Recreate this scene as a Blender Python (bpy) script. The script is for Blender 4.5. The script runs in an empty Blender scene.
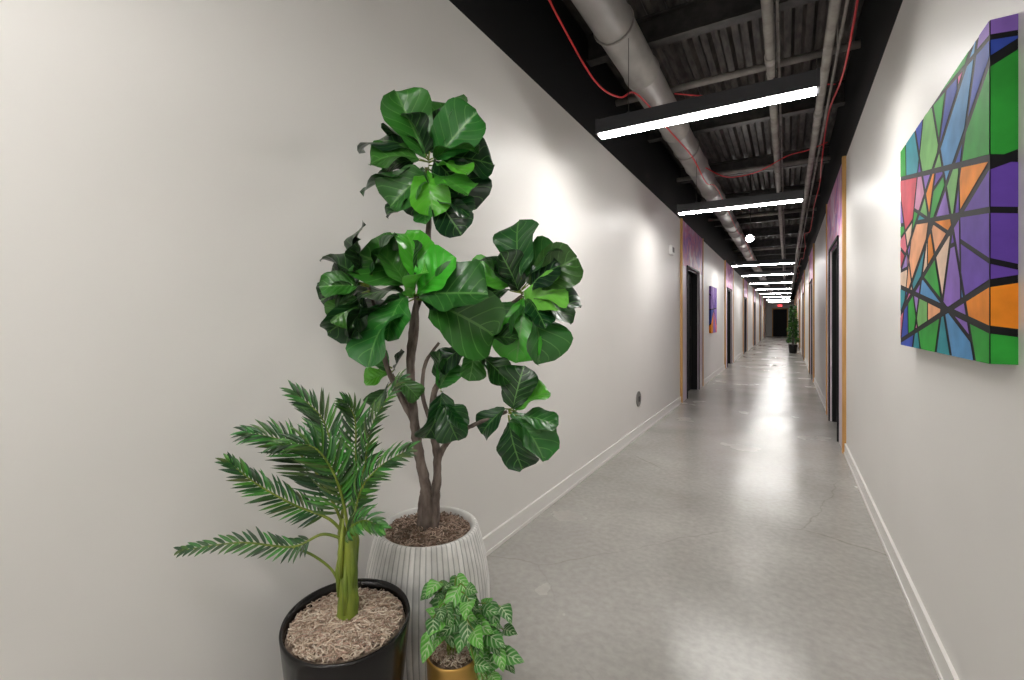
import bpy, bmesh, math, random
from mathutils import Vector, Matrix
random.seed(7)
TH = math.radians(30.6)
C, S = math.cos(TH), math.sin(TH)
XL, XR = -1.42, 0.487
Y0, Y1 = -3.0, 42.0
HW = 2.84      # top of the light paint
HD = 3.62      # roof deck
col = bpy.context.scene.collection
bpy.context.scene.view_settings.view_transform = 'Standard'

# ------------------------------------------------------------------ materials
def newmat(name):
    m = bpy.data.materials.new(name); m.use_nodes = True
    nt = m.node_tree
    return m, nt, nt.nodes['Principled BSDF']

def mat(name, rgb, rough=0.5, metal=0.0, noise=None, bump=None, spec=0.5, emit=None, coat=0.0):
    m, nt, b = newmat(name)
    b.inputs['Base Color'].default_value = (*rgb, 1)
    b.inputs['Roughness'].default_value = rough
    b.inputs['Metallic'].default_value = metal
    b.inputs['Specular IOR Level'].default_value = spec
    b.inputs['Coat Weight'].default_value = coat
    if emit:
        b.inputs['Emission Color'].default_value = (*emit[0], 1)
        b.inputs['Emission Strength'].default_value = emit[1]
    tc = nt.nodes.new('ShaderNodeTexCoord')
    if noise:   # (scale, rgb2, detail, stretch)
        mp = nt.nodes.new('ShaderNodeMapping')
        mp.inputs['Scale'].default_value = noise[3] if len(noise) > 3 else (1, 1, 1)
        n = nt.nodes.new('ShaderNodeTexNoise'); n.inputs['Scale'].default_value = noise[0]
        n.inputs['Detail'].default_value = noise[2]
        r = nt.nodes.new('ShaderNodeValToRGB')
        r.color_ramp.elements[0].position = 0.35; r.color_ramp.elements[1].position = 0.65
        r.color_ramp.elements[0].color = (*rgb, 1); r.color_ramp.elements[1].color = (*noise[1], 1)
        nt.links.new(tc.outputs['Object'], mp.inputs[0]); nt.links.new(mp.outputs[0], n.inputs['Vector'])
        nt.links.new(n.outputs['Fac'], r.inputs[0]); nt.links.new(r.outputs[0], b.inputs['Base Color'])
    if bump:
        n2 = nt.nodes.new('ShaderNodeTexNoise'); n2.inputs['Scale'].default_value = bump[0]
        n2.inputs['Detail'].default_value = 4
        bp = nt.nodes.new('ShaderNodeBump'); bp.inputs['Strength'].default_value = bump[1]
        bp.inputs['Distance'].default_value = bump[2]
        nt.links.new(tc.outputs['Object'], n2.inputs['Vector']); nt.links.new(n2.outputs['Fac'], bp.inputs['Height'])
        nt.links.new(bp.outputs[0], b.inputs['Normal'])
    return m

M_wall = mat('wall_eggshell_paint', (0.755, 0.738, 0.712), 0.46, noise=(1.2, (0.78, 0.763, 0.738), 2), spec=0.32)
M_black = mat('black_upper_paint', (0.010, 0.010, 0.011), 0.6, spec=.3)
M_base = mat('baseboard_paint', (0.80, 0.785, 0.755), 0.35)
M_deck = mat('painted_steel_deck', (0.030, 0.026, 0.024), 0.5, noise=(9, (0.12, 0.105, 0.096), 6, (3, .6, 1)), bump=(40, .2, .003))
M_steel = mat('dark_joist_steel', (0.06, 0.054, 0.051), 0.5, noise=(12, (0.025, 0.023, 0.022), 4))
M_duct = mat('galvanised_duct', (0.32, 0.305, 0.29), 0.42, 0.15, noise=(6, (0.45, 0.43, 0.41), 5, (1, .5, 1)))
M_cond = mat('conduit_metal', (0.38, 0.355, 0.33), 0.45, 0.2, noise=(8, (0.25, 0.23, 0.215), 4))
M_red = mat('red_cable_jacket', (0.70, 0.04, 0.05), 0.4)
M_house = mat('light_housing_black', (0.045, 0.045, 0.05), 0.35)
M_lens = mat('led_diffuser', (1, 1, 1), 0.4, emit=((1.0, 0.972, 0.935), 90.0))
M_spotl = mat('spot_lens', (1, 1, 1), 0.4, emit=((1.0, 0.97, 0.92), 60.0))
M_wood = mat('orange_wood_trim', (0.72, 0.42, 0.15), 0.45, noise=(5, (0.60, 0.32, 0.10), 5, (6, 6, .6)))
M_door = mat('black_door', (0.008, 0.008, 0.009), 0.6, spec=.25)
M_metal = mat('brushed_handle', (0.6, 0.6, 0.6), 0.3, 1.0)
M_plate = mat('grey_cover_plate', (0.20, 0.19, 0.18), 0.4, 0.4)
M_white = mat('white_plastic', (0.8, 0.8, 0.78), 0.4)
M_signred = mat('exit_red', (0.7, 0.03, 0.03), 0.4, emit=((1, .05, .06), 2.5))
M_blackpot = mat('black_gloss_pot', (0.006, 0.005, 0.005), 0.25, coat=0.1, spec=.35, bump=(15, .05, .003))
M_goldpot = mat('gold_pot', (0.62, 0.37, 0.10), 0.34, 0.75, bump=(60, .15, .002))
M_bark = mat('bark', (0.085, 0.062, 0.052), 0.85, noise=(40, (0.22, 0.175, 0.15), 6, (1, 1, .35)), bump=(60, .9, .006))
M_palmstem = mat('palm_stem', (0.09, 0.15, 0.012), 0.5, noise=(25, (0.23, 0.28, 0.035), 4, (1, 1, .3)), bump=(40, .5, .004))
M_soil = mat('soil', (0.16, 0.11, 0.08), 0.95, noise=(60, (0.34, 0.26, 0.20), 6), bump=(90, 1, .008))
M_canvas = mat('black_outline_paint', (0.008, 0.008, 0.010), 0.6, spec=.15)
M_lilac = mat('lilac_panel_paint', (0.72, 0.66, 0.68), 0.45, noise=(2.5, (0.60, 0.48, 0.60), 3))

def floor_mat():
    m, nt, b = newmat('polished_concrete')
    N = nt.nodes.new; L = nt.links.new
    tc = N('ShaderNodeTexCoord')
    n1 = N('ShaderNodeTexNoise'); n1.inputs['Scale'].default_value = 1.3; n1.inputs['Detail'].default_value = 5; n1.inputs['Roughness'].default_value = .5
    r1 = N('ShaderNodeValToRGB'); e = r1.color_ramp.elements
    e[0].position = .25; e[0].color = (.315, .302, .28, 1); e[1].position = .75; e[1].color = (.455, .438, .41, 1)
    n2 = N('ShaderNodeTexNoise'); n2.inputs['Scale'].default_value = 30; n2.inputs['Detail'].default_value = 6
    r2 = N('ShaderNodeValToRGB'); e = r2.color_ramp.elements
    e[0].position = .3; e[0].color = (.88, .88, .88, 1); e[1].position = .7; e[1].color = (1.05, 1.05, 1.05, 1)
    mx = N('ShaderNodeMix'); mx.data_type = 'RGBA'; mx.blend_type = 'MULTIPLY'; mx.inputs[0].default_value = 1
    nd = N('ShaderNodeTexNoise'); nd.inputs['Scale'].default_value = 3; nd.inputs['Detail'].default_value = 3
    mixv = N('ShaderNodeMix'); mixv.data_type = 'VECTOR'; mixv.inputs[0].default_value = .14
    vo = N('ShaderNodeTexVoronoi'); vo.feature = 'DISTANCE_TO_EDGE'; vo.voronoi_dimensions = '2D'; vo.inputs['Scale'].default_value = .62
    r3 = N('ShaderNodeValToRGB'); e = r3.color_ramp.elements
    e[0].position = 0.0; e[0].color = (.70, .68, .66, 1); e[1].position = .0028; e[1].color = (1, 1, 1, 1)
    mk = N('ShaderNodeTexNoise'); mk.inputs['Scale'].default_value = .9
    rk = N('ShaderNodeValToRGB'); rk.color_ramp.elements[0].position = .42; rk.color_ramp.elements[1].position = .58
    mc = N('ShaderNodeMix'); mc.data_type = 'RGBA'; mc.blend_type = 'MULTIPLY'
    for n in (n1, n2, nd, mk): L(tc.outputs['Object'], n.inputs['Vector'])
    L(n1.outputs['Fac'], r1.inputs[0]); L(n2.outputs['Fac'], r2.inputs[0])
    L(r1.outputs[0], mx.inputs[6]); L(r2.outputs[0], mx.inputs[7])
    L(tc.outputs['Object'], mixv.inputs[4]); L(nd.outputs['Color'], mixv.inputs[5]); L(mixv.outputs[1], vo.inputs['Vector'])
    L(vo.outputs['Distance'], r3.inputs[0]); L(mk.outputs['Fac'], rk.inputs[0]); L(rk.outputs[0], mc.inputs[0])
    L(mx.outputs[2], mc.inputs[6]); L(r3.outputs[0], mc.inputs[7]); L(mc.outputs[2], b.inputs['Base Color'])
    rr = N('ShaderNodeMapRange'); rr.inputs[1].default_value = .25; rr.inputs[2].default_value = .75; rr.inputs[3].default_value = .17; rr.inputs[4].default_value = .30
    L(n1.outputs['Fac'], rr.inputs[0]); L(rr.outputs[0], b.inputs['Roughness'])
    b.inputs['Specular IOR Level'].default_value = .42
    return m
M_floor = floor_mat()

def mural_mat():
    m, nt, b = newmat('purple_mural_paint')
    N = nt.nodes.new; L = nt.links.new
    tc = N('ShaderNodeTexCoord'); n = N('ShaderNodeTexNoise'); n.inputs['Scale'].default_value = 3.0; n.inputs['Detail'].default_value = 5
    n.inputs['Distortion'].default_value = 1.2
    r = N('ShaderNodeValToRGB'); cr = r.color_ramp
    cr.elements[0].position = .3; cr.elements[0].color = (.22, .09, .36, 1)
    cr.elements[1].position = .72; cr.elements[1].color = (.80, .66, .74, 1)
    for p, c in ((.42, (.42, .20, .50, 1)), (.5, (.66, .22, .40, 1)), (.58, (.62, .38, .58, 1))):
        e = cr.elements.new(p); e.color = c
    L(tc.outputs['Object'], n.inputs['Vector']); L(n.outputs['Fac'], r.inputs[0]); L(r.outputs[0], b.inputs['Base Color'])
    b.inputs['Roughness'].default_value = .5
    return m
M_mural = mural_mat()

def attr_mat(name, rough, vein=None, paintnoise=False, spec=.5, nveins=7):
    """colour from the mesh colour attribute; optional leaf veins drawn from leaf UVs"""
    m, nt, b = newmat(name)
    N = nt.nodes.new; L = nt.links.new
    at = N('ShaderNodeAttribute'); at.attribute_name = 'Col'
    out = at.outputs['Color']
    if paintnoise:
        tc = N('ShaderNodeTexCoord'); n = N('ShaderNodeTexNoise'); n.inputs['Scale'].default_value = 9; n.inputs['Detail'].default_value = 5
        r = N('ShaderNodeMapRange'); r.inputs[1].default_value = .3; r.inputs[2].default_value = .7
        r.inputs[3].default_value = .78; r.inputs[4].default_value = 1.2
        mx = N('ShaderNodeVectorMath'); mx.operation = 'SCALE'
        L(tc.outputs['Object'], n.inputs['Vector']); L(n.outputs['Fac'], r.inputs[0])
        L(out, mx.inputs[0]); L(r.outputs[0], mx.inputs['Scale']); out = mx.outputs[0]
    if vein:
        uv = N('ShaderNodeUVMap'); uv.uv_map = 'UVMap'
        sp = N('ShaderNodeSeparateXYZ'); L(uv.outputs[0], sp.inputs[0])
        def M(op, a, bb=None, c=None):
            n = N('ShaderNodeMath'); n.operation = op
            for i, v in enumerate((a, bb, c)):
                if v is None: continue
                if isinstance(v, (int, float)): n.inputs[i].default_value = v
                else: L(v, n.inputs[i])
            return n.outputs[0]
        a = M('MULTIPLY', M('ABSOLUTE', M('SUBTRACT', sp.outputs[0], .5)), 2.0)
        mid = M('LESS_THAN', a, .04)
        q = M('FRACT', M('MULTIPLY', M('SUBTRACT', sp.outputs[1], M('MULTIPLY', a, .30)), nveins))
        tri = M('ABSOLUTE', M('SUBTRACT', q, .5))       # 0 at vein
        side = M('MULTIPLY', M('LESS_THAN', tri, vein[1]), M('SUBTRACT', 1.0, M('MULTIPLY', a, vein[3])))
        f = M('MULTIPLY', M('MAXIMUM', mid, side), vein[2])
        mix = N('ShaderNodeMix'); mix.data_type = 'RGBA'
        L(f, mix.inputs[0]); L(out, mix.inputs[6]); mix.inputs[7].default_value = (*vein[0], 1)
        out = mix.outputs[2]
        bp = N('ShaderNodeBump'); bp.inputs['Strength'].default_value = .6; bp.inputs['Distance'].default_value = .004
        L(tri, bp.inputs['Height']); L(bp.outputs[0], b.inputs['Normal'])
    L(out, b.inputs['Base Color'])
    b.inputs['Roughness'].default_value = rough
    b.inputs['Specular IOR Level'].default_value = spec
    return m
M_figleaf = attr_mat('fiddle_leaf', .29, vein=((.17, .40, .10), .045, .55, .6), nveins=6)
M_palmleaf = attr_mat('palm_leaflet', .4)
M_potleaf = attr_mat('variegated_leaf', .38, vein=((.55, .66, .42), .17, .75, .75), nveins=5)
M_paint = attr_mat('canvas_paint', .6, paintnoise=True, spec=.15)
M_mulch = attr_mat('mulch_strands', .9)
M_ribpot = attr_mat('ribbed_white_pot', .75, paintnoise=True)

# ------------------------------------------------------------------ mesh helpers
class MB:
    def __init__(s):
        s.bm = bmesh.new(); s.uv = s.bm.loops.layers.uv.new('UVMap')
        s.cl = s.bm.loops.layers.float_color.new('Col'); s.mats = []
    def mi(s, m):
        if m not in s.mats: s.mats.append(m)
        return s.mats.index(m)
    def face(s, vs, m, color=None, uvs=None, smooth=False):
        try: f = s.bm.faces.new(vs)
        except ValueError: return None
        f.material_index = s.mi(m); f.smooth = smooth
        for i, l in enumerate(f.loops):
            if color: l[s.cl] = (*color, 1)
            if uvs: l[s.uv].uv = uvs[i]
        return f
    def box(s, lo, hi, m, color=None):
        v = [s.bm.verts.new((x, y, z)) for z in (lo[2], hi[2]) for y in (lo[1], hi[1]) for x in (lo[0], hi[0])]
        for q in ((0, 2, 3, 1), (4, 5, 7, 6), (0, 1, 5, 4), (2, 6, 7, 3), (0, 4, 6, 2), (1, 3, 7, 5)):
            s.face([v[i] for i in q], m, color)
    def tube(s, pts, rad, m, seg=8, color=None, cap=True, jitter=0, smooth=True):
        rings = []; prev = None
        pts = [Vector(p) for p in pts]
        for i, p in enumerate(pts):
            t = (pts[min(i + 1, len(pts) - 1)] - pts[max(i - 1, 0)]).normalized()
            if prev is None:
                a = t.orthogonal().normalized()
            else:
                a = (prev - t * prev.dot(t)); a = a.normalized() if a.length > 1e-6 else t.orthogonal().normalized()
            prev = a; b = t.cross(a)
            r = rad[i] if isinstance(rad, (list, tuple)) else rad
            ring = []
            for k in range(seg):
                an = 2 * math.pi * k / seg
                rr = r * (1 + random.uniform(-jitter, jitter))
                ring.append(s.bm.verts.new(p + a * math.cos(an) * rr + b * math.sin(an) * rr))
            rings.append(ring)
        for i in range(len(rings) - 1):
            for k in range(seg):
                s.face([rings[i][k], rings[i][(k + 1) % seg], rings[i + 1][(k + 1) % seg], rings[i + 1][k]], m, color, smooth=smooth)
        if cap:
            s.face(rings[0][::-1], m, color); s.face(rings[-1], m, color)
    def lathe(s, prof, m, seg=64, fr=None, fz=None, cf=None):
        rings = []
        for j, (r, z) in enumerate(prof):
            ring = []
            for k in range(seg):
                an = 2 * math.pi * k / seg
                rr = r + (fr(an, j) if fr else 0); zz = z + (fz(an, j) if fz else 0)
                ring.append(s.bm.verts.new((rr * math.cos(an), rr * math.sin(an), zz)))
            rings.append(ring)
        for i in range(len(rings) - 1):
            for k in range(seg):
                s.face([rings[i][k], rings[i][(k + 1) % seg], rings[i + 1][(k + 1) % seg], rings[i + 1][k]], m, cf(2 * math.pi * (k + .5) / seg, i) if cf else None, smooth=True)
        s.face(rings[0][::-1], m, cf(0, 0) if cf else None); s.face(rings[-1], m, cf(0, 0) if cf else None)
    def leaf(s, base, d, n, L, W, prof, m, color, bend=.6, fold=.15, wave=.03, nv=11, half=3):
        d = Vector(d).normalized(); n = Vector(n); n = n - d * n.dot(d)
        if n.length < 1e-3: n = d.orthogonal()
        n.normalize(); side = d.cross(n).normalized()
        p = Vector(base); rows = []; ph = random.uniform(0, 6.28); asym = random.uniform(-.08, .08)
        for i in range(nv + 1):
            t = i / nv
            ang = bend * (t - .15) * 1.1
            dd = d * math.cos(ang) - n * math.sin(ang)
            nn = n * math.cos(ang) + d * math.sin(ang)
            if i: p = p + dd * (L / nv)
            w = W * .5 * interp(prof, t)
            row = []
            for k in range(-half, half + 1):
                u = k / half
                off = fold * abs(u) * w + wave * W * (abs(u) ** 1.5) * math.sin(t * 11 + ph + (1.7 if u > 0 else 0))
                row.append(s.bm.verts.new(p + side * u * w * (1 + asym * (1 if u > 0 else -1)) + nn * off))
            rows.append(row)
        for i in range(nv):
            for k in range(2 * half):
                u0 = k / (2 * half); u1 = (k + 1) / (2 * half)
                s.face([rows[i][k], rows[i][k + 1], rows[i + 1][k + 1], rows[i + 1][k]], m, color,
                       [(u0, i / nv), (u1, i / nv), (u1, (i + 1) / nv), (u0, (i + 1) / nv)], smooth=True)
    def obj(s, name, parent=None, loc=None, rotz=0.0):
        me = bpy.data.meshes.new(name); s.bm.to_mesh(me); s.bm.free()
        for m in s.mats: me.materials.append(m)
        o = bpy.data.objects.new(name, me); col.objects.link(o)
        if parent: o.parent = parent
        if loc is not None: o.location = loc
        o.rotation_euler[2] = rotz
        return o

def interp(prof, t):
    for (a, va), (b, vb) in zip(prof, prof[1:]):
        if t <= b:
            k = (t - a) / (b - a); k = k * k * (3 - 2 * k)
            return va + (vb - va) * k
    return prof[-1][1]
def crom(P, n=6):
    P = [Vector(p) for p in P]; out = []
    for i in range(len(P) - 1):
        p0 = P[max(i - 1, 0)]; p1 = P[i]; p2 = P[i + 1]; p3 = P[min(i + 2, len(P) - 1)]
        for k in range(n):
            t = k / n
            out.append(.5 * ((2 * p1) + (p2 - p0) * t + (2 * p0 - 5 * p1 + 4 * p2 - p3) * t * t + (3 * p1 - p0 - 3 * p2 + p3) * t ** 3))
    out.append(P[-1]); return out
def lerpl(a, n):
    return [a[0] + (a[-1] - a[0]) * i / (n - 1) for i in range(n)]
def empty(name, loc, rotz=0):
    e = bpy.data.objects.new(name, None); e.empty_display_size = .1
    e.location = loc; e.rotation_euler[2] = rotz; col.objects.link(e); return e

# ------------------------------------------------------------------ room shell
f = MB(); f.box((XL - .3, Y0 - .2, -.12), (XR + .3, Y1 + .3, 0), M_floor); f.obj('floor')

DH = 2.14
doorsL = [(7.5 + 5.9 * i, 9.64 + 5.9 * i, 7.98 + 5.9 * i, 9.12 + 5.9 * i) for i in range(6)]
doorsR = [(5.45 + 5.9 * i, 7.65 + 5.9 * i, 5.98 + 5.9 * i, 7.12 + 5.9 * i) for i in range(6)]
def wall(name, side, doors):
    w = MB(); T = .25
    x0, x1 = (XL - T, XL) if side < 0 else (XR, XR + T)
    y = Y0
    for (a, b, c, d) in doors:
        w.box((x0, y, 0), (x1, c, HW), M_wall)
        w.box((x0, c, DH), (x1, d, HW), M_wall); y = d
    w.box((x0, y, 0), (x1, Y1, HW), M_wall)
    w.box((x0, Y0, HW), (x1, Y1, HD), M_black)
    return w.obj(name)
wall('wall_left', -1, doorsL); wall('wall_right', 1, doorsR)
w = MB(); w.box((XL - .25, Y1, 0), (XR + .25, Y1 + .2, HW), M_wall); w.box((XL - .25, Y1, HW), (XR + .25, Y1 + .2, HD), M_black); w.obj('wall_end')
w = MB(); w.box((XL - .25, Y0 - .2, 0), (XR + .25, Y0, HW), M_wall); w.box((XL - .25, Y0 - .2, HW), (XR + .25, Y0, HD), M_black); w.obj('wall_back')

# corrugated roof deck, flutes running along the corridor
c = MB(); x = XL - .25
prof = [(0, 0), (.05, 0), (.075, .05), (.125, .05), (.15, 0)]
pts = []
while x < XR + .25:
    for dx, dz in prof[:-1]: pts.append((x + dx, HD + dz))
    x += .15
top = [(p[0], HD + .12) for p in pts]
va = [c.bm.verts.new((p[0], Y0 - .2, p[1])) for p in pts]; vb = [c.bm.verts.new((p[0], Y1 + .2, p[1])) for p in pts]
ta = [c.bm.verts.new((p[0], Y0 - .2, p[1])) for p in top]; tb = [c.bm.verts.new((p[0], Y1 + .2, p[1])) for p in top]
for i in range(len(pts) - 1):
    c.face([va[i], va[i + 1], vb[i + 1], vb[i]], M_deck); c.face([ta[i], tb[i], tb[i + 1], ta[i + 1]], M_deck)
c.obj('ceiling')

def baseboard(name, side, doors):
    b = MB(); t = .014
    x0, x1 = (XL, XL + t) if side < 0 else (XR - t, XR)
    y = Y0
    for (a, bb, cc, d) in doors:
        b.box((x0, y, 0), (x1, a, .10), M_base); y = bb
    b.box((x0, y, 0), (x1, Y1, .10), M_base)
    xs0, xs1 = (XL, XL + .02) if side < 0 else (XR - .02, XR)
    y = Y0
    for (a, bb, cc, d) in doors:
        b.box((xs0, y, 0), (xs1, a, .018), M_base); y = bb
    b.obj(name)
baseboard('baseboard_left', -1, doorsL); baseboard('baseboard_right', 1, doorsR)

# doors with painted surround panels
n = 0
for side, doors in ((-1, doorsL), (1, doorsR)):
    xw = XL if side < 0 else XR
    q = -side       # direction into corridor
    def bx(m, xa, xb, ya, yb, za, zb, mm):
        m.box((min(xa, xb), ya, za), (max(xa, xb), yb, zb), mm)
    for (a, b, cc, d) in doors:
        n += 1
        D = MB()
        xi = xw - q * .10
        bx(D, xi, xi - q * .045, cc + .03, d - .03, .01, DH - .03, M_door)          # slab
        bx(D, xw - q * .001, xi - q * .06, cc, cc + .03, 0, DH, M_door)                        # jambs
        bx(D, xw - q * .001, xi - q * .06, d - .03, d, 0, DH, M_door)
        bx(D, xw - q * .001, xi - q * .06, cc + .03, d - .03, DH - .03, DH, M_door)
        for (z0, z1) in ((.25, .95), (1.15, 1.95)):                             # recessed panel mouldings
            bx(D, xi, xi + q * .008, cc + .16, d - .16, z0, z0 + .02, M_door); bx(D, xi, xi + q * .008, cc + .16, d - .16, z1, z1 + .02, M_door)
            bx(D, xi, xi + q * .008, cc + .16, cc + .18, z0, z1, M_door); bx(D, xi, xi + q * .008, d - .18, d - .16, z0, z1, M_door)
        D.tube([(xi, cc + .1, 1.0), (xi + q * .05, cc + .1, 1.0), (xi + q * .055, cc + .12, 1.0), (xi + q * .055, cc + .22, 1.0)], .01, M_metal)
        D.obj('door_%d' % n)
        t = MB(); th = .03
        bx(t, xw, xw + q * th * .6, a + .06, cc, 0, DH, M_lilac)
        bx(t, xw, xw + q * th * .6, d, b - .06, 0, DH, M_lilac)
        bx(t, xw, xw + q * th * .6, a + .06, b - .06, DH, HW, M_mural)
        bx(t, xw, xw + q * th, a, a + .06, 0, HW + .01, M_wood)
        bx(t, xw, xw + q * th, b - .06, b, 0, HW + .01, M_wood)
        bx(t, xw, xw + q * (th + .004), cc - .03, cc - .003, 0, DH + .03, M_door); bx(t, xw, xw + q * (th + .004), d + .003, d + .03, 0, DH + .03, M_door)
        bx(t, xw, xw + q * (th + .004), cc - .03, d + .03, DH + .003, DH + .03, M_door)
        t.obj('trim_%d' % n)
# end door
D = MB(); D.box((-.95, Y1 - .05, 0), (0.0, Y1, 2.13), M_door); D.box((-1.02, Y1 - .06, 0), (-.95, Y1, 2.2), M_wood); D.box((0, Y1 - .06, 0), (.07, Y1, 2.2), M_wood)
D.box((-.95, Y1 - .06, 2.13), (0, Y1, 2.2), M_wood); D.obj('door_%d' % (n + 1))
e = MB(); e.box((-.65, Y1 - .07, 2.3), (-.3, Y1, 2.52), M_white); e.box((-.62, Y1 - .075, 2.33), (-.33, Y1 - .07, 2.49), M_signred); e.obj('exit_sign')

# ------------------------------------------------------------------ ceiling services
for i in range(22):
    y = -2.2 + i * 1.95
    j = MB(); zt = HD
    j.box((XL, y - .05, zt - .015), (XR, y + .05, zt), M_steel); j.box((XL, y - .006, zt - .2), (XR, y + .006, zt - .015), M_steel)
    j.box((XL, y - .05, zt - .215), (XR, y + .05, zt - .2), M_steel); j.obj('ceiling_joist')

d = MB(); dx, dz, dr = -.96, 3.18, .125
ys = [Y0 + .02]; rr = [dr]; y = Y0 + .3
while y < Y1 - 1:
    ys += [y, y + .005, y + .035, y + .04]; rr += [dr, dr + .01, dr + .01, dr]; y += 1.25
ys.append(Y1 - .02); rr.append(dr)
d.tube([(dx, yy, dz) for yy in ys], rr, M_duct, seg=28)
y = Y0 + .9
while y < Y1 - 1:     # hanger straps
    d.tube([(dx + (dr + .006) * math.cos(a), y, dz + (dr + .006) * math.sin(a)) for a in [i * math.pi / 10 for i in range(21)]], .007, M_cond, seg=6)
    d.box((dx - .003, y - .012, dz + dr), (dx + .003, y + .012, HD + .01), M_cond); y += 2.5
d.obj('air_duct')

def pipe(name, x, z, r, mm, step=3.0, off=.9):
    p = MB(); p.tube([(x, Y0 + .02, z), (x, Y1 - .02, z)], r, mm, seg=14)
    y = Y0 + off
    while y < Y1 - 1:
        p.tube([(x, y, z), (x, y + .09, z)], r * 1.22, mm, seg=14)
        p.tube([(x, y + .3, z + r * .6), (x, y + .3, HD + .01)], .005, mm, seg=6)
        p.tube([(x, y + .285, z), (x, y + .315, z)], r * 1.12, mm, seg=14); y += step
    p.obj(name)
pipe('sprinkler_pipe', -.105, 3.22, .034, M_cond); pipe('sprinkler_pipe', .225, 3.0, .028, M_cond, off=1.6)
pipe('conduit_pipe', -.145 + .09, 3.30, .010, M_cond, off=.3); pipe('conduit_pipe', .30, 3.12, .010, M_cond, off=.6)
for i, y in enumerate((4.35, 7.2, 10.4, 15.5, 21)):
    p = MB(); p.tube([(XL + .01, y, 3.36), (XR - .01, y, 3.36)], .03, M_cond, seg=12)
    p.tube([(-.105, y, 3.255), (-.105, y, 3.335)], .03, M_cond, seg=10); p.obj('branch_pipe')

def cable(name, P, r=.007):
    m = MB(); m.tube(crom(P, 8), r, M_red, seg=6); m.obj(name)
cable('red_cable', [(-1.2, Y0 + .1, 3.3), (-1.2, 0, 3.25), (-1.2, 1.9, 3.3), (-1.17, 2.5, 3.08), (-1.12, 3.0, 2.9), (-1.06, 3.35, 2.92), (-1.0, 3.6, 3.03), (-.93, 4.4, 3.02),
    (-.86, 5.2, 3.0), (-.82, 5.9, 2.90), (-.80, 6.6, 3.02), (-.8, 8, 3.0), (-.78, 9.5, 2.9), (-.8, 11, 3.05), (-.8, 14, 2.95), (-.8, 18, 3.05)])
P = [(.36, Y0 + .1, 3.1)]
for i in range(1, 26): P.append((.36 + random.uniform(-.05, .04), Y0 + i * 1.15, 3.06 + (.06 if i % 2 else -.05) + random.uniform(-.03, .03)))
cable('red_cable', P)
cable('red_cable', [(-.8, 5.7, 3.02), (-.6, 6.0, 2.96), (-.3, 6.1, 3.0), (0, 6.0, 3.1), (.2, 5.9, 3.1), (.36, 5.8, 3.12)], .006)
cable('red_cable', [(-.82, 4.1, 3.2), (-.5, 4.5, 3.27), (-.1, 4.6, 3.30), (.34, 4.6, 3.2)], .006)

def light(y):
    L = MB(); z = 2.5; xa, xb = -1.075, .145
    L.box((xa, y - .05, z), (xb, y + .05, z + .09), M_house)
    L.box((xa - .004, y - .052, z - .004), (xa + .012, y + .052, z + .094), M_house)
    L.box((xb - .012, y - .052, z - .004), (xb + .004, y + .052, z + .094), M_house)
    L.box((xa + .012, y - .034, z - .012), (xb - .012, y + .034, z), M_lens)
    for x in (xa + .2, xb - .2):
        L.tube([(x, y, z + .09), (x, y, HD + .01)], .0025, M_steel, seg=5)
        L.tube([(x, y, z + .085), (x, y, z + .115)], .012, M_house, seg=8)
    return L.obj('linear_pendant_light')
for y in (-2.4, -.25, 2.95, 5.56, 11.6, 14.3, 17.5, 21, 24.5, 28.2, 32, 36): light(y)
sp = MB()
sp.tube([(-.5, 8.35, 2.60), (-.5, 8.12, 2.55)], [.05, .06], M_house, seg=20)
sp.tube([(-.5, 8.121, 2.55), (-.5, 8.10, 2.546)], [.054, .05], M_spotl, seg=20)
sp.tube([(-.5, 8.28, 2.62), (-.5, 8.28, HD + .01)], .008, M_steel, seg=6)
sp.obj('ceiling_spotlight')

# ------------------------------------------------------------------ small wall items
o = MB(); yy, zz = 5.15, .405
o.tube([(XL, yy, zz), (XL + .008, yy, zz), (XL + .012, yy, zz)], [.085, .085, .078], M_plate, seg=32)
o.box((XL + .012, yy - .03, zz - .03), (XL + .016, yy + .03, zz + .03), M_steel); o.obj('wall_outlet_cover')
o = MB(); o.box((XL, 6.7, 2.20), (XL + .045, 6.86, 2.33), M_white); o.box((XL + .045, 6.73, 2.23), (XL + .05, 6.83, 2.30), M_steel); o.obj('fire_alarm_strobe')

# ------------------------------------------------------------------ paintings
def area(c):
    return abs(sum(c[i][0] * c[(i + 1) % len(c)][1] - c[(i + 1) % len(c)][0] * c[i][1] for i in range(len(c)))) / 2
def clip(poly, p, nrm, off):
    out = []
    for i in range(len(poly)):
        a, b = poly[i], poly[(i + 1) % len(poly)]
        da = (a[0] - p[0]) * nrm[0] + (a[1] - p[1]) * nrm[1] - off; db = (b[0] - p[0]) * nrm[0] + (b[1] - p[1]) * nrm[1] - off
        if da >= 0: out.append(a)
        if (da > 0) != (db > 0) and abs(da - db) > 1e-9:
            t = da / (da - db); out.append((a[0] + (b[0] - a[0]) * t, a[1] + (b[1] - a[1]) * t))
    return out
GREEN = (.03, .32, .04); PURP = (.13, .06, .38); ORAN = (.82, .26, .02); VIO = (.24, .13, .48); BLUE = (.035, .07, .38)
PAL = [PURP, VIO, (.34, .22, .56), ORAN, (.80, .38, .20), (.55, .06, .09), (.70, .16, .22), GREEN, (.18, .44, .13),
       (.03, .25, .30), BLUE, (.74, .54, .40), (.09, .27, .52), (.62, .14, .34), VIO, (.60, .26, .42), PURP]
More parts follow.
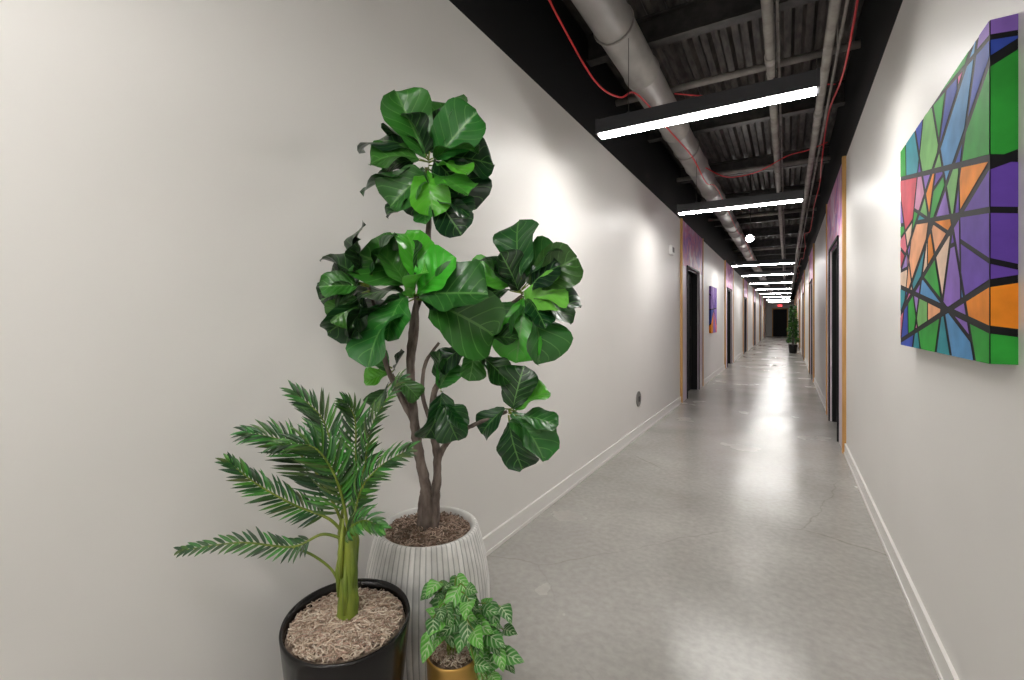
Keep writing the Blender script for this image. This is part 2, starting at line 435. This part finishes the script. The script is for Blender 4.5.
def painting(name, W, H, T, lines, seed, xw, q, ynear, zb, edge):
    """canvas on wall plane xw, facing direction q; a runs along +Y from the near edge, the picture wraps the near edge"""
    rnd = random.Random(seed)
    m = MB()
    xf = xw + q * T
    m.box((min(xw, xf), ynear, zb), (max(xw, xf), ynear + W, zb + H), M_canvas)
    cells = [[(-T, 0), (W, 0), (W, H), (-T, H)]]
    for (ax, ay, bx_, by, wd, pr) in lines:
        ax *= W; bx_ *= W; ay *= H; by *= H
        dx, dy = bx_ - ax, by - ay; l = math.hypot(dx, dy); nr = (-dy / l, dx / l)
        new = []
        for c in cells:
            big = area(c)
            if rnd.random() > pr or big < .004 or (pr < 1 and min(a for a, b in c) < -T + .01 and big < .05): new.append(c); continue
            for sg in (1, -1):
                r = clip(c, (ax, ay), (nr[0] * sg, nr[1] * sg), wd / 2)
                if len(r) >= 3: new.append(r)
        cells = new
    last = None
    for c in cells:
        if area(c) < 1e-4: continue
        k = rnd.choice(PAL)
        while k == last: k = rnd.choice(PAL)
        last = k
        if min(a for a, b in c) < -T + .01:
            cy = sum(b for a, b in c) / len(c) / H
            for z, kk in edge:
                if cy <= z: k = kk; break
        fc = clip(c, (0, 0), (1, 0), 0.001); sc = clip(c, (0, 0), (-1, 0), 0.001)
        if len(fc) >= 3: m.face([m.bm.verts.new((xf + q * .0012, ynear + a, zb + b)) for a, b in fc], M_paint, k)
        if len(sc) >= 3: m.face([m.bm.verts.new((xf + q * a, ynear - .001, zb + b)) for a, b in sc], M_paint, k)
    return m.obj(name)
LN = [(0, .10, 1.0, .30, .020, 1), (0, .235, 1.0, .02, .020, 1), (0, .58, 1, .16, .024, 1), (0, .60, 1, .86, .018, 1), (0, .88, .8, .30, .024, 1), (.0, .95, .5, 1.0, .014, 1), (.12, 1, 1, .38, .024, 1),
      (.10, 0, .50, 1, .020, 1), (.46, 0, .08, 1, .022, 1), (.78, 0, .34, 1, .022, 1), (.30, 0, .74, 1, .022, 1), (.66, 0, 1.1, 1, .020, 1), (1.0, .0, .62, 1, .018, 1),
      (1, .62, .3, .50, .016, .7), (1, .5, .2, .1, .016, .7), (.20, 0, .24, 1, .014, .8), (.85, 0, .90, 1, .016, .7), (.56, 0, .56, 1, .014, .6), (0, .3, 1, .75, .014, .6), (0, .75, 1, .55, .014, .5), (0, .4, 1, .38, .014, .4)]
EDG = [(.10, GREEN), (.235, ORAN), (.57, PURP), (.88, GREEN), (.95, BLUE), (2, VIO)]
painting('abstract_painting', 1.06, .86, .05, LN, 8, XR, -1, 1.61, 1.17, EDG)
LN2 = [(0, .2, 1, .9, .02, 1), (0, .8, 1, .15, .02, 1), (.3, 0, .55, 1, .02, 1), (.75, 0, .2, 1, .02, 1), (0, .5, 1, .55, .02, 1)]
painting('abstract_painting', .92, 1.0, .04, LN2, 11, XL, 1, 10.6, 1.0, [(.3, ORAN), (.6, BLUE), (2, VIO)])

# ------------------------------------------------------------------ planting helpers
def mulch(mb, r, z, n, cols, amp=.012, ln=.05):
    rings = 10; seg = 40; prev = None
    cv = mb.bm.verts.new((0, 0, z + amp))
    for i in range(1, rings + 1):
        rr = r * i / rings
        ring = [mb.bm.verts.new((rr * math.cos(2 * math.pi * k / seg), rr * math.sin(2 * math.pi * k / seg), z + amp * (1 - (i / rings) ** 2) + random.uniform(-.004, .004))) for k in range(seg)]
        for k in range(seg):
            if prev: mb.face([prev[k], prev[(k + 1) % seg], ring[(k + 1) % seg], ring[k]], M_soil, smooth=True)
            else: mb.face([cv, ring[k], ring[(k + 1) % seg]], M_soil)
        prev = ring
    for _ in range(n):
        rr = (r - .015) * math.sqrt(random.random()); a = random.uniform(0, 6.28); b = random.uniform(0, 6.28); l = random.uniform(.4, 1) * ln
        x, y = rr * math.cos(a), rr * math.sin(a); P = []
        for i in range(4):
            P.append((x, y, z + amp * (1 - (rr / r) ** 2) + .004 + random.uniform(0, .012)))
            x += math.cos(b) * l / 3; y += math.sin(b) * l / 3; b += random.uniform(-1.1, 1.1)
            h = math.hypot(x, y)
            if h > r - .006: x *= (r - .006) / h; y *= (r - .006) / h
        mb.tube(P, random.uniform(.0009, .0022), M_mulch, seg=4, color=random.choice(cols))
MUL = [(.56, .44, .34), (.66, .54, .43), (.36, .26, .19), (.74, .64, .53), (.46, .32, .25)]
def keep_off_wall(bm, loc, xmin=XL + .012):
    for v in bm.verts:
        wx = loc[0] + v.co.x * C - v.co.y * S
        if wx < xmin:
            dlt = (xmin - wx) * 1.0 + random.uniform(0, .004)
            v.co.x += dlt * C; v.co.y -= dlt * S

# ------------------------------------------------------------------ fiddle leaf fig
FL = (-1.13, 1.307, 0)
fig = empty('potted_fiddle_leaf_fig', FL, TH)
p = MB()
PR = [(.155, 0), (.17, .01), (.198, .09), (.216, .18), (.225, .26), (.222, .34), (.210, .42), (.195, .48), (.184, .515), (.180, .528), (.172, .532), (.160, .528), (.158, .50), (.158, .45)]
NR = 66; ribc = [random.uniform(.86, 1.06) for _ in range(NR * 2 + 2)]
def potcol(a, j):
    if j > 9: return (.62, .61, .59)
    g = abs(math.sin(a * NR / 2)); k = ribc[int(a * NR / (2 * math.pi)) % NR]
    v = (.50 if g < .30 else .80) * k  # groove shade painted into the colour so the ribs stand out
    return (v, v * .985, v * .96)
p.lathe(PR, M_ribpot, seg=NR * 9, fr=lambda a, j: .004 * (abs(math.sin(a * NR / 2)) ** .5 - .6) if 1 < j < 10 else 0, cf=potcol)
p.obj('pot', fig)
p = MB(); mulch(p, .158, .505, 900, [(.22, .14, .10), (.36, .25, .19), (.50, .38, .30), (.14, .10, .07)], ln=.035); p.obj('mulch', fig)
t = MB()
def limb(P, r0, r1, n=7, seg=10, j=.14):
    pp = crom(P, n); t.tube(pp, lerpl([r0, r1], len(pp)), M_bark, seg=seg, jitter=j)
limb([(-.005, 0, .49), (.0, -.01, .60), (-.012, -.01, .70), (-.033, -.02, .82), (-.045, -.04, .96), (-.05, -.06, 1.12), (-.035, -.08, 1.28), (.0, -.07, 1.44), (.012, -.05, 1.62), (.005, -.05, 1.82)], .023, .008)
limb([(.022, .0, .49), (.027, -.005, .62), (.035, 0, .76), (.022, -.02, .9), (.03, -.04, 1.02), (.09, -.04, 1.12), (.18, -.04, 1.2)], .019, .007)
limb([(-.025, .01, .49), (-.022, 0, .58), (-.012, -.0, .66)], .018, .014)
limb([(.033, 0, .74), (.05, -.01, .80), (.085, -.02, .85), (.13, -.04, .885), (.20, -.05, .92), (.29, -.05, .955)], .012, .006)
limb([(-.04, -.03, .90), (-.09, -.06, 1.02), (-.13, -.09, 1.13), (-.14, -.12, 1.25), (-.17, -.15, 1.39)], .011, .006)
limb([(.09, -.04, 1.12), (.14, -.02, 1.22), (.24, 0, 1.29), (.345, 0, 1.37)], .010, .006)
limb([(-.05, -.06, 1.12), (-.02, -.10, 1.25), (-.02, -.12, 1.36)], .010, .006)
limb([(-.04, -.03, .93), (-.08, -.05, 1.02), (-.115, -.06, 1.09)], .007, .004)
limb([(.022, -.02, .9), (-.01, -.04, 1.0), (-.0, -.06, 1.12), (.05, -.06, 1.2)], .009, .005)
t.obj('trunk', fig)
FP = [(0, .05), (.06, .22), (.14, .45), (.3, .66), (.5, .88), (.66, 1.0), (.8, .98), (.9, .78), (.965, .45), (1, .05)]
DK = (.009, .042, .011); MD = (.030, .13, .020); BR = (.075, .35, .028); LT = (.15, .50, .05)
def cluster(mb, hub, leaves, L0=.90):
    for (ang, out, L, k) in leaves:
        a = math.radians(ang + random.uniform(-7, 7)); o = out + random.uniform(-.2, .2)
        d = Vector((math.cos(a), -o, math.sin(a) + .08))
        nrm = Vector((random.uniform(-.6, .6), -.7 + random.uniform(-.2, .35), .55 + random.uniform(-.35, .45)))
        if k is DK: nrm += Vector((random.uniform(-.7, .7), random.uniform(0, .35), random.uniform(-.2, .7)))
        st = random.uniform(.015, .04)
        b = Vector(hub) + Vector((math.cos(a), 0, math.sin(a))) * st + Vector((random.uniform(-.015, .015), -.02 * random.random(), random.uniform(-.03, .03)))
        mb.tube([Vector(hub) + Vector((0, 0, b.z - hub[2])) * .5, b], [.003, .002], M_palmstem, seg=5)
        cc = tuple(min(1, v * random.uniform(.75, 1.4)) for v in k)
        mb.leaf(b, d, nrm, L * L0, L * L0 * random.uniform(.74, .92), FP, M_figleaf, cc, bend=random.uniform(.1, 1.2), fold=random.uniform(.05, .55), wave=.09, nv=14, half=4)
lf = MB()
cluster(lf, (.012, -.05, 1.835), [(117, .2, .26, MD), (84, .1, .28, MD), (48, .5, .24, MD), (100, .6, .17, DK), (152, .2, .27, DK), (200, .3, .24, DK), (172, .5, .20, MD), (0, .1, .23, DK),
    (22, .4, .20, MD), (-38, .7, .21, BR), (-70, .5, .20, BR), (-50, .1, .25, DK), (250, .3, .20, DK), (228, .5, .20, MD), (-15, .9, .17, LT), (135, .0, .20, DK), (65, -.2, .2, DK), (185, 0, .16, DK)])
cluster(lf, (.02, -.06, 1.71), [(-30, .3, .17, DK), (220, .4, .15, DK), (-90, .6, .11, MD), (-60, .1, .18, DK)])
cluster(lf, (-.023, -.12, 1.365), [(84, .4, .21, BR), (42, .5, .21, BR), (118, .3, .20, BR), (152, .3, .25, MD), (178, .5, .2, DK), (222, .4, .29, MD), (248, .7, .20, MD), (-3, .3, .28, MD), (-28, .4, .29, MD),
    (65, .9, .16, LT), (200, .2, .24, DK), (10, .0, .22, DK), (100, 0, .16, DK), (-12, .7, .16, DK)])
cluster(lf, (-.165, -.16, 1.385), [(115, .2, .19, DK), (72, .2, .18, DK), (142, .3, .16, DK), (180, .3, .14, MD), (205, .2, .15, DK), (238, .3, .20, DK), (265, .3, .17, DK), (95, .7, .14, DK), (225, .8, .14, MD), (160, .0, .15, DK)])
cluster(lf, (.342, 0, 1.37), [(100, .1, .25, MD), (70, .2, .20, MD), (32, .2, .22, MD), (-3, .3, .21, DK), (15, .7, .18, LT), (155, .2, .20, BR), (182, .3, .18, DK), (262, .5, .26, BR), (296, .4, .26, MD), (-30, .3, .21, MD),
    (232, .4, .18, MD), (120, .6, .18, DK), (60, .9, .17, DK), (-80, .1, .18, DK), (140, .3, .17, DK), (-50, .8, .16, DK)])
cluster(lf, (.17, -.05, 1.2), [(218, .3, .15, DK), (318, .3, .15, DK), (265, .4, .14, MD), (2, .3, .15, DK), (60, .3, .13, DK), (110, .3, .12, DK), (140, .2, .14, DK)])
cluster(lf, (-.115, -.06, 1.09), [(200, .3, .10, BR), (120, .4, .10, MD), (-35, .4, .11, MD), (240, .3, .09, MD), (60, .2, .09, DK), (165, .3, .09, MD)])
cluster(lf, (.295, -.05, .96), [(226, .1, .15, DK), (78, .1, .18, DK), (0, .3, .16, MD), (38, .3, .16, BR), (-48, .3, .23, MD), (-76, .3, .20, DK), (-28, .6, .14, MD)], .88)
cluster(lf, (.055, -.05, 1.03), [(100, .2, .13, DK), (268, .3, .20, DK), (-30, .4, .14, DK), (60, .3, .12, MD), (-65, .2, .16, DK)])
keep_off_wall(lf.bm, FL)
lf.obj('leaves', fig)

# ------------------------------------------------------------------ palm
PLc = (-1.058, .885, 0)
palm = empty('potted_palm', PLc, TH)
p = MB()
fz = lambda a, j: (.012 * math.sin(a - .3)) if j >= 5 else 0
p.lathe([(.122, 0), (.130, .006), (.140, .12), (.152, .25), (.163, .36), (.169, .42), (.172, .445), (.170, .452), (.164, .450), (.160, .43), (.158, .38)], M_blackpot, seg=96, fz=fz)
p.obj('pot', palm)
p = MB(); mulch(p, .158, .422, 1900, MUL, amp=.024, ln=.055); p.obj('mulch', palm)
t = MB()
t.tube(crom([(.002, 0, .41), (.0, 0, .47), (.004, 0, .54), (.006, 0, .62), (.006, 0, .68)], 5), lerpl([.031, .017], 21), M_palmstem, seg=14, jitter=.06)
for a in range(10):     # leaf-base sheaths
    an = a * 2.4; z0 = .43 + a * .02
    t.tube([(.022 * math.cos(an), .022 * math.sin(an), z0), (.025 * math.cos(an), .025 * math.sin(an), z0 + .07), (.014 * math.cos(an), .014 * math.sin(an), z0 + .16)], [.006, .008, .003], M_palmstem, seg=7)
t.obj('trunk', palm)
LP = [(0, .25), (.15, .8), (.4, 1), (.7, .75), (.9, .35), (1, .03)]
fr = MB()
def frond(P, n=24, L=.12, W=.013, start=.3, nrm=(0, -.6, .7), cols=((.016, .065, .012), (.045, .15, .02)), droop=.7):
    pp = crom(P, 10); fr.tube(pp, lerpl([.0050, .0015], len(pp)), M_palmstem, seg=6)
    for i in range(n):
        t_ = start + (1 - start) * (i + .5) / n
        x = t_ * (len(pp) - 1); k = min(int(x), len(pp) - 2)
        b = pp[k].lerp(pp[k + 1], x - k); tg = (pp[k + 1] - pp[k]).normalized()
        N_ = Vector(nrm); N_ = (N_ - tg * N_.dot(tg)).normalized(); sd = tg.cross(N_)
        e = (t_ - start) / (1 - start)
        ll = L * (.6 + .6 * math.sin(math.pi * min(1, e * .85 + .12))) * (1 - .3 * e)
        op = .85 - .5 * e
        for sg in (1, -1):
            dd = tg * (1 - op * .4) + sd * sg * op + N_ * .2 + Vector([random.uniform(-.08, .08) for _ in range(3)])
            c = cols[0] if random.random() < .5 else cols[1]
            c = tuple(v * random.uniform(.6, 1.5) for v in c)
            fr.leaf(b, dd, N_, ll * random.uniform(.85, 1.1), W, LP, M_palmleaf, c, bend=droop * random.uniform(.5, 1.5), fold=.8, wave=0, nv=5, half=1)
o_ = (0.005, 0, .66)
frond([o_, (-.06, -.02, .66 + .03), (-.13, -.05, .67), (-.24, -.10, .705), (-.365, -.14, .705)], 22, .052, .0085, .36, nrm=(0, -.75, .6))
fr.tube(crom([(-.01, 0, .50), (-.035, -.01, .58), (-.08, -.03, .635), (-.13, -.05, .67)], 6), .0035, M_palmstem, seg=6)
frond([o_, (-.04, -.02, .73), (-.12, -.05, .78), (-.20, -.09, .85), (-.26, -.12, .92)], 26, .070, .0085, .3)
frond([o_, (-.03, -.01, .76), (-.08, -.03, .87), (-.15, -.06, .955), (-.23, -.09, .985)], 28, .098, .0095, .2)
frond([o_, (-.02, .02, .78), (-.05, .03, .90), (-.09, .04, 1.0), (-.16, .03, 1.07)], 28, .098, .0095, .2)
frond([o_, (.0, -.03, .78), (-.02, -.06, .88), (-.06, -.09, .95), (-.13, -.12, .96)], 26, .095, .0095, .2)
frond([o_, (.03, .0, .76), (.05, .0, .88), (.08, -.02, 1.0), (.16, -.04, 1.12)], 30, .080, .0095, .2, nrm=(-.5, -.7, .4))
frond([o_, (.03, -.03, .74), (.06, -.06, .83), (.12, -.09, .90), (.20, -.12, .95)], 26, .080, .0095, .2, nrm=(-.3, -.7, .6))
frond([o_, (.02, -.05, .70), (.04, -.09, .74), (.09, -.13, .775), (.14, -.16, .77)], 16, .06, .011, .3, nrm=(0, -.7, .7), cols=((.04, .14, .02), (.06, .19, .03)))
frond([o_, (.01, .03, .78), (.01, .04, .90), (.01, .03, 1.0), (-.01, .0, 1.05)], 26, .080, .0095, .2)
keep_off_wall(fr.bm, PLc)
fr.obj('fronds', palm)

# ------------------------------------------------------------------ small variegated plant in gold pot
GL = (-.866, 1.115, 0)
gp = empty('potted_variegated_vine', GL, TH)
p = MB(); p.lathe([(.058, 0), (.062, .004), (.068, .10), (.075, .2), (.079, .272), (.081, .282), (.078, .286), (.073, .282), (.071, .24)], M_goldpot, seg=64); p.obj('pot', gp)
p = MB(); mulch(p, .071, .265, 300, MUL, amp=.012, ln=.03); p.obj('mulch', gp)
HP = [(0, .55), (.08, .88), (.22, 1.0), (.4, .92), (.6, .70), (.8, .40), (.93, .16), (1, .02)]
v = MB()
for i in range(34):
    side = random.uniform(-.065, .155); tw = random.uniform(-.12, .06)
    if side > .06: up = random.uniform(-.12, .12)
    else: up = random.uniform(.08, .20)
    tip = Vector((side, tw, .29 + up))
    mid = Vector((side * .4, tw * .4, .29 + max(up * .8, .06) + .03))
    P = crom([(random.uniform(-.02, .02), random.uniform(-.02, .02), .27), mid, tip], 6)
    v.tube(P, .0018, M_palmstem, seg=5)
    for q_ in (len(P) - 1, len(P) - 4, len(P) - 7):
        if q_ < 5: continue
        pt = P[q_]; dd = Vector((side * 3 + random.uniform(-.5, .5), -.5 + random.uniform(-.4, .3), random.uniform(-.7, .5)))
        L = random.uniform(.050, .078); k = random.choice([(.05, .22, .03), (.03, .15, .02), (.12, .42, .05)])
        v.leaf(pt, dd, (random.uniform(-.4, .4), -.7, .7), L, L * .68, HP, M_potleaf, k, bend=.6, fold=.15, wave=.05, nv=8, half=3)
keep_off_wall(v.bm, GL)
v.obj('foliage', gp)

# ------------------------------------------------------------------ distant potted tree
TL = (.20, 20.9, 0)
pt = empty('potted_artificial_tree', TL, 0)
p = MB(); p.lathe([(.11, 0), (.13, .02), (.16, .30), (.17, .34), (.15, .34), (.145, .29)], M_blackpot, seg=40); p.obj('pot', pt)
p = MB(); p.tube([(0, 0, .29), (.01, 0, .8), (0, 0, 1.75)], [.03, .025, .008], M_bark); p.obj('trunk', pt)
p = MB()
for i in range(800):
    z = .42 + 1.4 * random.random() ** 1.1; R = .23 * (1 - (z - .42) / 1.9) + .02; a = random.uniform(0, 6.28); rr = R * random.uniform(.2, .7)
    k = random.choice([(.03, .12, .02), (.10, .28, .03), (.02, .08, .015)])
    p.leaf((rr * math.cos(a), rr * math.sin(a), z), (math.cos(a), math.sin(a), random.uniform(-.8, .6)), (random.uniform(-1, 1), random.uniform(-1, 1), .6), .10, .055, LP, M_palmleaf, k, nv=3, half=1)
p.obj('foliage', pt)

# ------------------------------------------------------------------ world + camera
w = bpy.data.worlds.new('world'); bpy.context.scene.world = w; w.use_nodes = True
w.node_tree.nodes['Background'].inputs[0].default_value = (.8, .85, 1, 1); w.node_tree.nodes['Background'].inputs[1].default_value = .05
cam = bpy.data.cameras.new('camera'); co = bpy.data.objects.new('camera', cam); col.objects.link(co)
cam.sensor_width = 36; cam.lens = 465 / 1024 * 36; cam.shift_y = -20 / 1024; cam.clip_start = .02
co.location = (0, 0, 1.28); co.rotation_euler = (math.radians(90), 0, TH)
bpy.context.scene.camera = co
